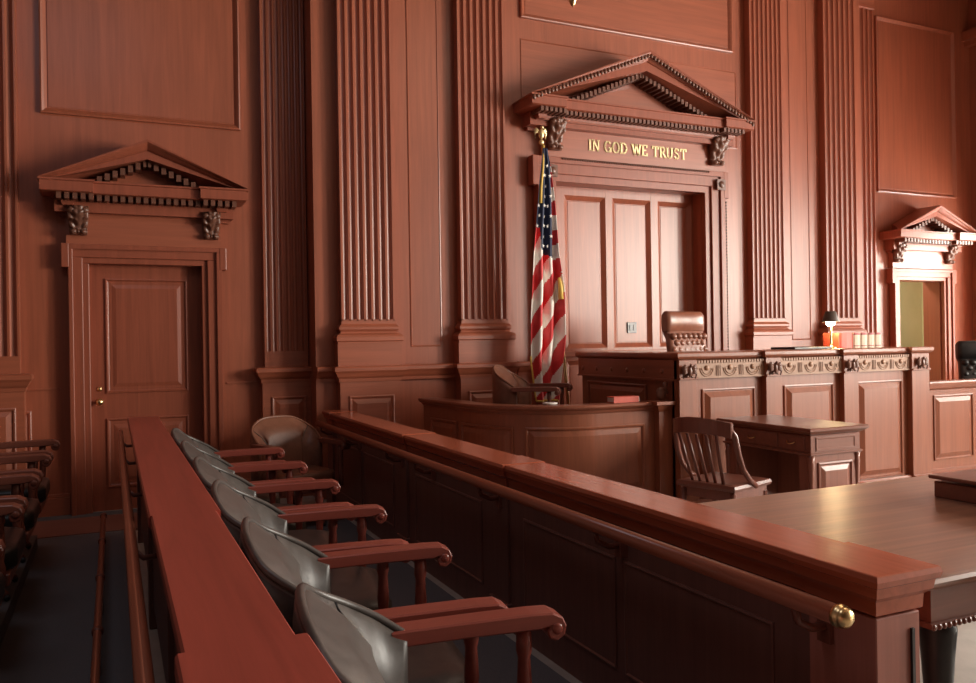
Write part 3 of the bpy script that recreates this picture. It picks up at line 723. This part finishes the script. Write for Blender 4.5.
ft = thing('foot_rail', 'low dark foot rail along the aisle floor', 'rail', (-.02, 3.5, 0))
m = MB(); m.tube([(-.075, -.3, .20), (-.075, 6.6, .20)], .017, 12); m.build('bar', RAILW, ft)
for y in (.4, 1.7, 3.0, 3.9, 4.8, 5.7, 6.55):
    m = MB(); m.tube([(-.075, y, .012), (-.075, y, .20)], .012, 8); m.lathe((-.075, y, .18), [(.018, 0), (.024, .01), (.024, .03), (.018, .04)], 10); m.build('support', ARMD, ft)
cpm = MB(); cpm.box(-3.9, .12, -3.5, 6.9, 0, .012)
tag(cpm.build('carpet', CARPET), 'dark grey carpet on the floor of the back jury row', 'carpet')
cpm = MB(); cpm.box(.30, 1.70, .6, 6.85, 0, .006)
tag(cpm.build('carpet', CARPET), 'dark grey carpet under the front jury chairs', 'carpet')
st = MB(); st.box(-3.9, .4, 6.9, 7.55, 0, .018)
tag(st.build('floor_border', STRIPW), 'reddish wood floor strip at the end of the carpet', 'floor border', kind='structure')
st = MB(); st.box(-3.9, .9, 7.55, 7.78, 0, .01)
tag(st.build('floor_mat', CARPET), 'dark mat before the left door', 'mat')
rg = MB(); rg.box(2.7, 6.4, 2.75, 3.9, 0, .012)
tag(rg.build('area_rug', RUG), 'brownish rug under the counsel table', 'rug')

# ------------------------------------------------------------------ leather tub chairs (face +x in local space)
def catm(pts, n=6):
    out = []; P = [Vector(p) for p in pts]
    for i in range(len(P)-1):
        p0, p1, p2, p3 = P[max(i-1, 0)], P[i], P[i+1], P[min(i+2, len(P)-1)]
        for k in range(n):
            t = k/n
            out.append(.5*((2*p1)+(-p0+p2)*t+(2*p0-5*p1+4*p2-p3)*t*t+(-p0+3*p1-3*p2+p3)*t**3))
    out.append(P[-1]); return out
def tub_chair(name, label, leather, arm_m, loc, rz, group=None, cat='chair', lift=0, seam=True, zt=.865):
    t = thing(name, label, cat, loc, rz, group)
    # rim guide (x, y, z) from one arm end round the back to the other
    half = [(-.04, .32, .675), (-.12, .33, .728), (-.20, .315, .772), (-.275, .26, .818), (-.315, .15, zt), (-.325, 0, zt+.01)]
    G = catm(half+[(x, -y, z) for x, y, z in half[-2::-1]], 5)
    rs = []; rim = []; seams = []
    N = len(G)
    for i, p in enumerate(G):
        a = G[max(i-1, 0)]; b_ = G[min(i+1, N-1)]; d = Vector((b_.x-a.x, b_.y-a.y, 0)).normalized()
        inn = Vector((d.y, -d.x, 0))
        if inn.dot(Vector((-.02-p.x, -p.y, 0))) < 0: inn = -inn
        q = i/(N-1)*2-1; bulge = .11*(1-abs(q)**4)
        z0 = .40
        prof = [(.0, .36), (-.006, .5), (-.004, p.z-.05), (.0, p.z-.012), (.012, p.z+.002), (.028, p.z-.004), (.036, p.z-.016),
                (.045+bulge*.5, p.z-.06), (.05+bulge, p.z-.13), (.055+bulge*.9, z0+.10), (.06+bulge, z0)]
        rs.append([(p.x+inn.x*o, p.y+inn.y*o, z) for o, z in prof])
        rim.append((p.x+inn.x*.012, p.y+inn.y*.012, p.z+.004))
        seams.append([(p.x+inn.x*(o-.002), p.y+inn.y*(o-.002), z) for o, z in prof[5:]])
    m = MB(); m.rings(rs, closed=True, cap=True); npf = len(rs[0])
    for q in range((len(rs)-1)*npf): m.mi[q] = 1 if q % npf in (0, 1, 2, npf-1) else 0
    bk = m.build('backrest', [leather, LEA_K if leather is LEA_G else leather], t, local=True)  # outer faces of grey chairs blackened to stand for shade between the backs
    m = MB(); m.tube(rim, .011, 8); m.build('rim', leather if not lift else arm_m, t, local=True)
    for i in (N//4, N-1-N//4):
        m = MB(); m.tube([Vector(v)+Vector((0, 0, .003)) for v in seams[i]], .0035, 6); m.build('seam', BLACK, bk, local=True)
    m = MB(); rr = []
    for sx, z in ((.94, .36), (1.0, .38), (1.0, .44), (.97, .46), (.80, .475)):
        rr.append([((.02+ (.30*sx)*max(-1, min(1, 1.25*math.cos(a)))), (.285*sx)*max(-1, min(1, 1.25*math.sin(a))), z) for a in [2*PI*k/32 for k in range(32)]])
    m.rings(rr); m.build('seat', leather, t, local=True)
    m = MB(); m.box(-.26, .30, -.29, .29, .31, .365); m.build('seat_frame', arm_m, t, bevel=.006, local=True)
    for sy in (-1, 1):
        y0, y1 = sy*.33-.038, sy*.33+.038
        # arm with a scrolled end
        top = [(-0.085, 0.694), (0.105, 0.698), (0.285, 0.700), (0.340, 0.698), (0.367, 0.684), (0.377, 0.662), (0.371, 0.637), (0.350, 0.624), (0.330, 0.632), (0.323, 0.650), (0.333, 0.664), (0.323, 0.662), (0.305, 0.658), (0.105, 0.658), (-0.085, 0.654)]
        m = MB(); m.prism(top, 'y', y0, y1)
        m.lathe((.350, sy*.33, .657), [(0, -.042), (.014, -.042), (.016, -.036), (.016, .036), (.014, .042), (0, .042)], 12, 'y')
        m.build('arm', arm_m, t, bevel=.005, local=True)
        m = MB(); m.lathe((.27, sy*.33, 0), [(.020, .33), (.022, .40), (.015, .43), (.021, .50), (.017, .58), (.022, .60), (.02, .66)], 10); m.build('arm_post', arm_m, t, local=True)
        m = MB()
        for k in range(5):
            m.ball((-.035-.014*k, sy*.30, .672-.03*(k % 2)), .006, 6, 4)
        m.build('nail_heads', BRASS, bk, local=True)
    m = MB(); m.lathe((0, 0, 0), [(.035, .06), (.03, .1), (.026, .3), (.06, .315)], 12); m.build('pedestal', arm_m, t, local=True)
    for k in range(4):
        a = PI/4+k*PI/2
        m = MB(); m.tube([(.02*math.cos(a), .02*math.sin(a), .10), (.16*math.cos(a), .16*math.sin(a), .075), (.27*math.cos(a), .27*math.sin(a), .03)], [.026, .022, .018], 8); lg = m.build('leg', arm_m, t, local=True)
        m = MB(); m.ball((.27*math.cos(a), .27*math.sin(a), .018), .018, 10, 6); m.build('caster', BLACK, lg, local=True)
    return t
SPC = .645
ORD = ['nearest the camera', 'second from the camera', 'third from the camera', 'fourth from the camera', 'fifth from the camera', 'sixth from the camera']
j0 = tub_chair('jury_chair', 'grey leather jury chair of the front row, nearest the camera', LEA_G, ARM, (.65, 1.62, .015), math.radians(-8.5), 'front row of jury chairs')
YS = [1.62, 2.40, 3.17, 3.93, 4.68, 5.43]
for k in range(1, 6):
    c = copy_tree(j0); c.location = (.65, YS[k], .015); c.rotation_euler = (0, 0, math.radians((0, -8, -9.5, -8, -7, -8)[k]))
    c['label'] = 'grey leather jury chair of the front row, %s' % ORD[k]
bk0 = tub_chair('jury_chair', 'dark jury chair of the back row, nearest the camera', LEA_K, ARMD, (-.71, 2.62, .10), 0, 'back row of jury chairs')
BYS = [2.62, 3.46, 4.30, 5.14, 5.98]
for k in range(1, 5):
    c = copy_tree(bk0); c.location = (-.71, BYS[k], .10)
    c['label'] = 'dark jury chair of the back row, %s' % ORD[k]
rs_ = MB(); rs_.box(-3.8, -.5, -.5, 6.6, .012, .10)
tag(rs_.build('floor_riser', CARPET), 'low carpeted riser under the back row of chairs', 'platform', kind='structure')
tub_chair('leather_armchair', 'brown leather armchair at the far end of the jury box, facing the camera', LEA_B, ARMD, (1.27, 6.42, 0), math.radians(-72)).scale = (.86, .86, .96)
tub_chair('leather_armchair', 'tan leather armchair standing inside the curved box by the flag', LEA_B, ARMD, (3.30, 6.35, .37), math.radians(-40)).scale = (.9, .9, .95)
pb = MB(); pb.box(2.95, 4.1, 5.75, 7.1, 0, .37)
tag(pb.build('floor_box', STRIPW), 'raised floor inside the curved box', 'platform', kind='structure')

# judge's tufted chair
def high_chair(name, label, lea, loc, rz, W=.30, z1=1.30):
    t = thing(name, label, 'chair', loc, rz)
    rs = []
    m = MB()
    for z, w_, x in ((.45, W, -.16), (.7, W*1.02, -.20), (1.0, W*1.0, -.24), (z1-.22, W*1.0, -.27), (z1-.20, W*1.0, -.27)):
        rs.append([(x+.05*math.cos(a)*(1 if math.cos(a) > 0 else 1), w_*max(-1, min(1, 1.2*math.sin(a))), z) for a in [2*PI*k/24 for k in range(24)]])
    m.rings(rs); m.build('backrest', lea, t, local=True)
    m = MB(); rs = []
    for z, d in ((z1-.21, .035), (z1-.19, .065), (z1-.10, .075), (z1-.04, .068), (z1-.01, .045), (z1, .015)):
        rs.append([(-.27+d*math.cos(a), (W*1.03-.02*(z > z1-.03))*max(-1, min(1, 1.2*math.sin(a))), z) for a in [2*PI*k/24 for k in range(24)]])
    m.rings(rs); m.build('head_roll', lea, t, local=True)
    m = MB()
    for r in range(9):
        for c in range(6 if r % 2 else 7):
            y = (c-(2.5 if r % 2 else 3))*.082; z = z1-.25-r*.065
            m.ball((-.24+.03, y, z), (.040, .042, .036), 10, 6)
    m.build('tufting', lea, t, local=True)
    m = MB(); m.stack(-.22, .28, -.26, .26, [(-.02, .36), (0, .38), (0, .45), (-.03, .48)]); m.build('seat', lea, t, bevel=.02, seg=3, local=True)
    for sy in (-1, 1):
        m = MB(); m.tube([(-.2, sy*.31, .66), (.1, sy*.32, .66), (.24, sy*.31, .64), (.25, sy*.30, .5), (.2, sy*.28, .40)], [.03, .032, .03, .022, .02], 8); m.build('arm', ARMD, t, local=True)
    m = MB(); m.lathe((0, 0, 0), [(.04, .05), (.03, .1), (.03, .36)], 12); m.build('pedestal', ARMD, t, local=True)
    for k in range(5):
        a = 2*PI*k/5
        m = MB(); m.tube([(0, 0, .08), (.28*math.cos(a), .28*math.sin(a), .03)], [.028, .018], 8); m.build('leg', ARMD, t, local=True)
    return t
high_chair('tufted_chair', "judge's brown leather chair with tufted back rising above the bench", LEA_D, (5.26, 6.35, .42), math.radians(-75), W=.29, z1=1.27)
high_chair('dark_chair', 'dark leather chair at the right edge, inside the rounded stand', LEA_K, (9.02, 5.95, .1), math.radians(-120), z1=1.24)

# ------------------------------------------------------------------ flag
fg = thing('flag', 'United States flag with gold fringe hanging on a brass pole with an eagle', 'flag', (4.16, 7.0, 0))
def FXY(px, py, dy=0):
    """design sheet for the drape: sheet units to metres, about the pole"""
    return (3.86+(px-545)*.0107, 7.0+dy, 3.29-(py-150)*.01085+(px-545)*.0)
pole = MB(); pole.tube([(4.165, 7.03, .10), (3.85, 7.03, 3.34)], .016, 10); pole.build('pole', BRASS, fg)
pole = MB(); pole.lathe((4.17, 7.03, 0), [(.15, 0), (.15, .02), (.12, .04), (.05, .06), (.025, .12), (.018, .14)], 20); pole.build('base', BRASS, fg)
eg = MB(); ex, ez = 3.84, 3.44
eg.ball((ex, 7.03, ez-.08), .026); eg.ball((ex, 7.03, ez), (.028, .03, .05)); eg.ball((ex-.01, 6.995, ez+.055), (.016, .02, .016)); eg.tube([(ex-.012, 6.985, ez+.055), (ex-.025, 6.96, ez+.045)], [.008, .002], 6)
for s in (-1, 1):
    for k in range(4):
        eg.tube([(ex+s*.015, 7.04, ez+.02), (ex+s*(.05+.004*k), 7.05, ez+.055-.014*k), (ex+s*(.072-.006*k), 7.05, ez+.03-.024*k)], [.013, .014, .005], 6)
eg.build('eagle_finial', GOLD, fg)
def interp(t, tab):
    for (a, x), (b, y) in zip(tab, tab[1:]):
        if t <= b: return x+(y-x)*(t-a)/(b-a)
    return tab[-1][1]
LE = [(150, 541), (180, 536), (225, 531), (245, 529), (300, 526), (340, 526), (376, 531)]
RE = [(150, 546), (170, 550), (200, 553), (245, 555), (275, 559), (320, 559), (350, 555), (376, 552)]
NU, NV = 56, 170
cl = MB(); vs = []; fs = []; mi = []
def flagpt(i, j, off=0):
    py = 150+(376-150)*j/NV; l = interp(py, LE); r = interp(py, RE); u = i/NU; px = l+(r-l)*u
    spread = (r-l)/30
    dy = -.03-.036*spread*math.sin(u*PI*5.2+py*.012)-.03*spread*math.sin(u*PI*2+1)
    x, y, z = FXY(px, py, dy-off); return (x, y, z), px, py
for j in range(NV+1):
    for i in range(NU+1): vs.append(flagpt(i, j)[0])
for j in range(NV):
    for i in range(NU):
        _, px, py = flagpt(i+.5, j+.5)
        canton = py < 243+(px-540)*.6 and px < 549.5+(py-200)*.02 and not (py > 222 and px < 536.5) if py > 165 else True
        if canton: k = 2
        else:
            q = px+.5*(py-245) if px < 549 or py > 262 else px*.3+.72*(py-245)+388
            k = int(math.floor((q-500)/9.5)) % 2
        mi.append(k); n0 = j*(NU+1)+i; fs.append((n0, n0+1, n0+NU+2, n0+NU+1))
me = bpy.data.meshes.new('banner'); off = Vector(fg['_o']); me.from_pydata([tuple(Vector(v)-off) for v in vs], [], fs)
for mm in (RED, WHITE, NAVY): me.materials.append(mm)
me.polygons.foreach_set('material_index', mi); me.polygons.foreach_set('use_smooth', [True]*len(fs)); me.update()
bo = bpy.data.objects.new('banner', me); COL.objects.link(bo); bo.parent = fg
so = bo.modifiers.new('thick', 'SOLIDIFY'); so.thickness = .004
stt = MB()
def star(cx, cy, cz, r):
    pts = []
    for k in range(10):
        rr = r if k % 2 == 0 else r*.42; a = PI/2+k*PI/5; pts.append((cx+rr*math.cos(a), cz+rr*math.sin(a)))
    stt.prism(pts, 'y', cy-.004, cy+.006)
for row, py in enumerate(range(166, 242, 9)):
    l = interp(py, LE); r = min(interp(py, RE), 549.5)
    nst = 2 if py < 185 else 3
    for c in range(nst):
        px = l+(r-l)*(c+.5+(.2 if row % 2 else -.15))/nst
        full = interp(py, RE)-l; iu = (px-l)/max(full, 1)*NU; jj = (py-150)/226*NV
        if px < 537 and py > 220: continue
        p, _, _ = flagpt(iu, jj); star(p[0], p[1]-.008, p[2], .020)
tag(stt.build('stars', WHITE, fg), 'white stars on the navy canton')
frg = MB(); pts = [flagpt(i, NV)[0] for i in range(0, NU+1, 3)]; frg.tube(pts, .012, 6)
pts = [flagpt(0, j)[0] for j in range(140, NV+1, 3)]; frg.tube(pts, .009, 6)
frg.build('fringe', FRINGE, fg)
tt = MB(); tt.tube([(3.84, 6.99, 3.32), (3.81, 6.95, 3.1), (3.785, 6.95, 2.9), (3.78, 6.96, 2.75)], [.012, .011, .014, .018], 8); tt.build('tassel_cord', FRINGE, fg)
tt = MB(); tt.tube([(3.955, 6.93, 2.03), (3.965, 6.92, 1.95), (3.97, 6.92, 1.82)], [.012, .022, .026], 10); tt.build('tassel', FRINGE, fg)

# ------------------------------------------------------------------ small things on the bench
lm = thing('desk_lamp', 'small brass desk lamp with dark shade on the bench', 'lamp', (6.165, 5.66, 1.303))
m = MB(); m.lathe((0, 0, 0), [(.05, 0), (.05, .012), (.02, .025), (.012, .04), (.010, .20), (.014, .22), (.009, .24), (.009, .30)], 16); m.build('stem', BRASS, lm, local=True)
m = MB(); rs = [[(r*math.cos(2*PI*k/20)*1.0, r*math.sin(2*PI*k/20), z) for k in range(20)] for r, z in ((.078, .25), (.048, .35), (.044, .352), (.072, .252))]
m.rings(rs, cap=False); m.build('shade', SHADE, lm, local=True)
m = MB(); m.ball((0, 0, .250), (.042, .042, .04), 14, 8); m.build('bulb', BULB, lm, local=True)
pl_ = bpy.data.lights.new('lamp_glow', 'POINT'); pl_.energy = 6; pl_.color = (1, .75, .4); pl_.shadow_soft_size = .04
plo = bpy.data.objects.new('lamp_glow', pl_); COL.objects.link(plo); plo.location = (6.165, 5.62, 1.50)
def book(loc, w_, d, h, cover, label, group=None, rz=0, name='law_book', bands=True, sp=None):
    """standing book, spine towards -y"""
    t = thing(name, label, 'book', loc, rz, group)
    m = MB(); m.box(-w_/2, -w_/2+.004, 0, d, 0, h); m.box(w_/2-.004, w_/2, 0, d, 0, h)
    m.prism([(-w_/2, 0.004), (-w_/2*.7, -.006), (0, -.010), (w_/2*.7, -.006), (w_/2, .004)], 'z', 0, h); m.build('cover', sp or cover, t, local=True)
    m = MB(); m.box(-w_/2+.004, w_/2-.004, .004, d-.004, .004, h-.004); m.build('pages', PAGES, t, local=True)
    if bands:
        for z0, z1 in ((h*.86, h), (h*.12, h*.17)):
            m = MB(); m.prism([(-w_/2-.001, 0.003), (-w_/2*.7, -.0075), (0, -.0115), (w_/2*.7, -.0075), (w_/2+.001, .003)], 'z', z0, z1)
            m.build('spine_label', LABEL, t, local=True)
    return t
BL = ['tan law book with red bands, leftmost of the four on the bench', 'tan law book with red bands, second from the left of the four', 'tan law book with red bands, third from the left of the four', 'tan law book with red bands, rightmost of the four']
for k in range(4):
    book((6.47+k*.096, 5.63, 1.303), .088, .17, .145, SPINE, BL[k], 'law books on the bench', sp=SPINE)
book((6.315, 5.62, 1.3045), .18, .19, .145, REDB, 'thick plain red volume between the lamp and the tan books', name='red_binder', bands=False)
m = MB(); m.box(5.60, 6.06, 5.55, 5.85, 1.304, 1.325)
tag(m.build('desk_pad', BLACK, bevel=.004), 'thin dark desk pad left of the lamp on the bench', 'desk pad')
bk = thing('red_book', 'red book lying on the cap of the curved box beside the bench', 'book', (3.76, 5.56, WZ+.002))
m = MB(); m.box(-.13, .11, -.045, .055, 0, .006); m.box(-.13, .11, -.045, .055, .042, .048); m.box(-.13, .11, -.050, -.045, 0, .048); m.build('cover', REDB, bk, local=True)
m = MB(); m.box(-.125, .12, -.044, .05, .006, .042); m.build('pages', PAGES, bk, local=True)
m = MB(); m.lathe((3.16, 5.71, WZ+.002), [(.05, 0), (.06, .004), (.06, .012), (.05, .014), (0, .014)], 20)
tag(m.build('round_coaster', PAPER), 'pale round coaster on the cap of the curved box', 'coaster')

# chandelier whose lowest finial enters the frame
ch = thing('chandelier', 'pale metal chandelier whose finial tip shows at the top edge', 'chandelier', (2.62, 4.55, 3.55))
cx, cy = 2.73, 4.55
Zc = 3.57
m = MB(); m.lathe((cx, cy, Zc), [(0, 0), (.012, .01), (.03, .05), (.02, .09), (.05, .13), (.08, .18), (.05, .22), (.02, .3), (.02, CZ-Zc)], 16); m.build('stem', BRASS, ch)
for k in range(6):
    a = 2*PI*k/6
    m = MB(); m.tube([(cx, cy, Zc+.25), (cx+.25*math.cos(a), cy+.25*math.sin(a), Zc+.17), (cx+.42*math.cos(a), cy+.42*math.sin(a), Zc+.3)], .012, 8); am = m.build('arm', BRASS, ch)
    m = MB(); m.lathe((cx+.42*math.cos(a), cy+.42*math.sin(a), Zc+.3), [(.02, 0), (.06, .02), (.08, .08), (.06, .14), (0, .16)], 12); m.build('globe', PAPER, am)

for o in bpy.data.objects:
    if '_o' in o: del o['_o']
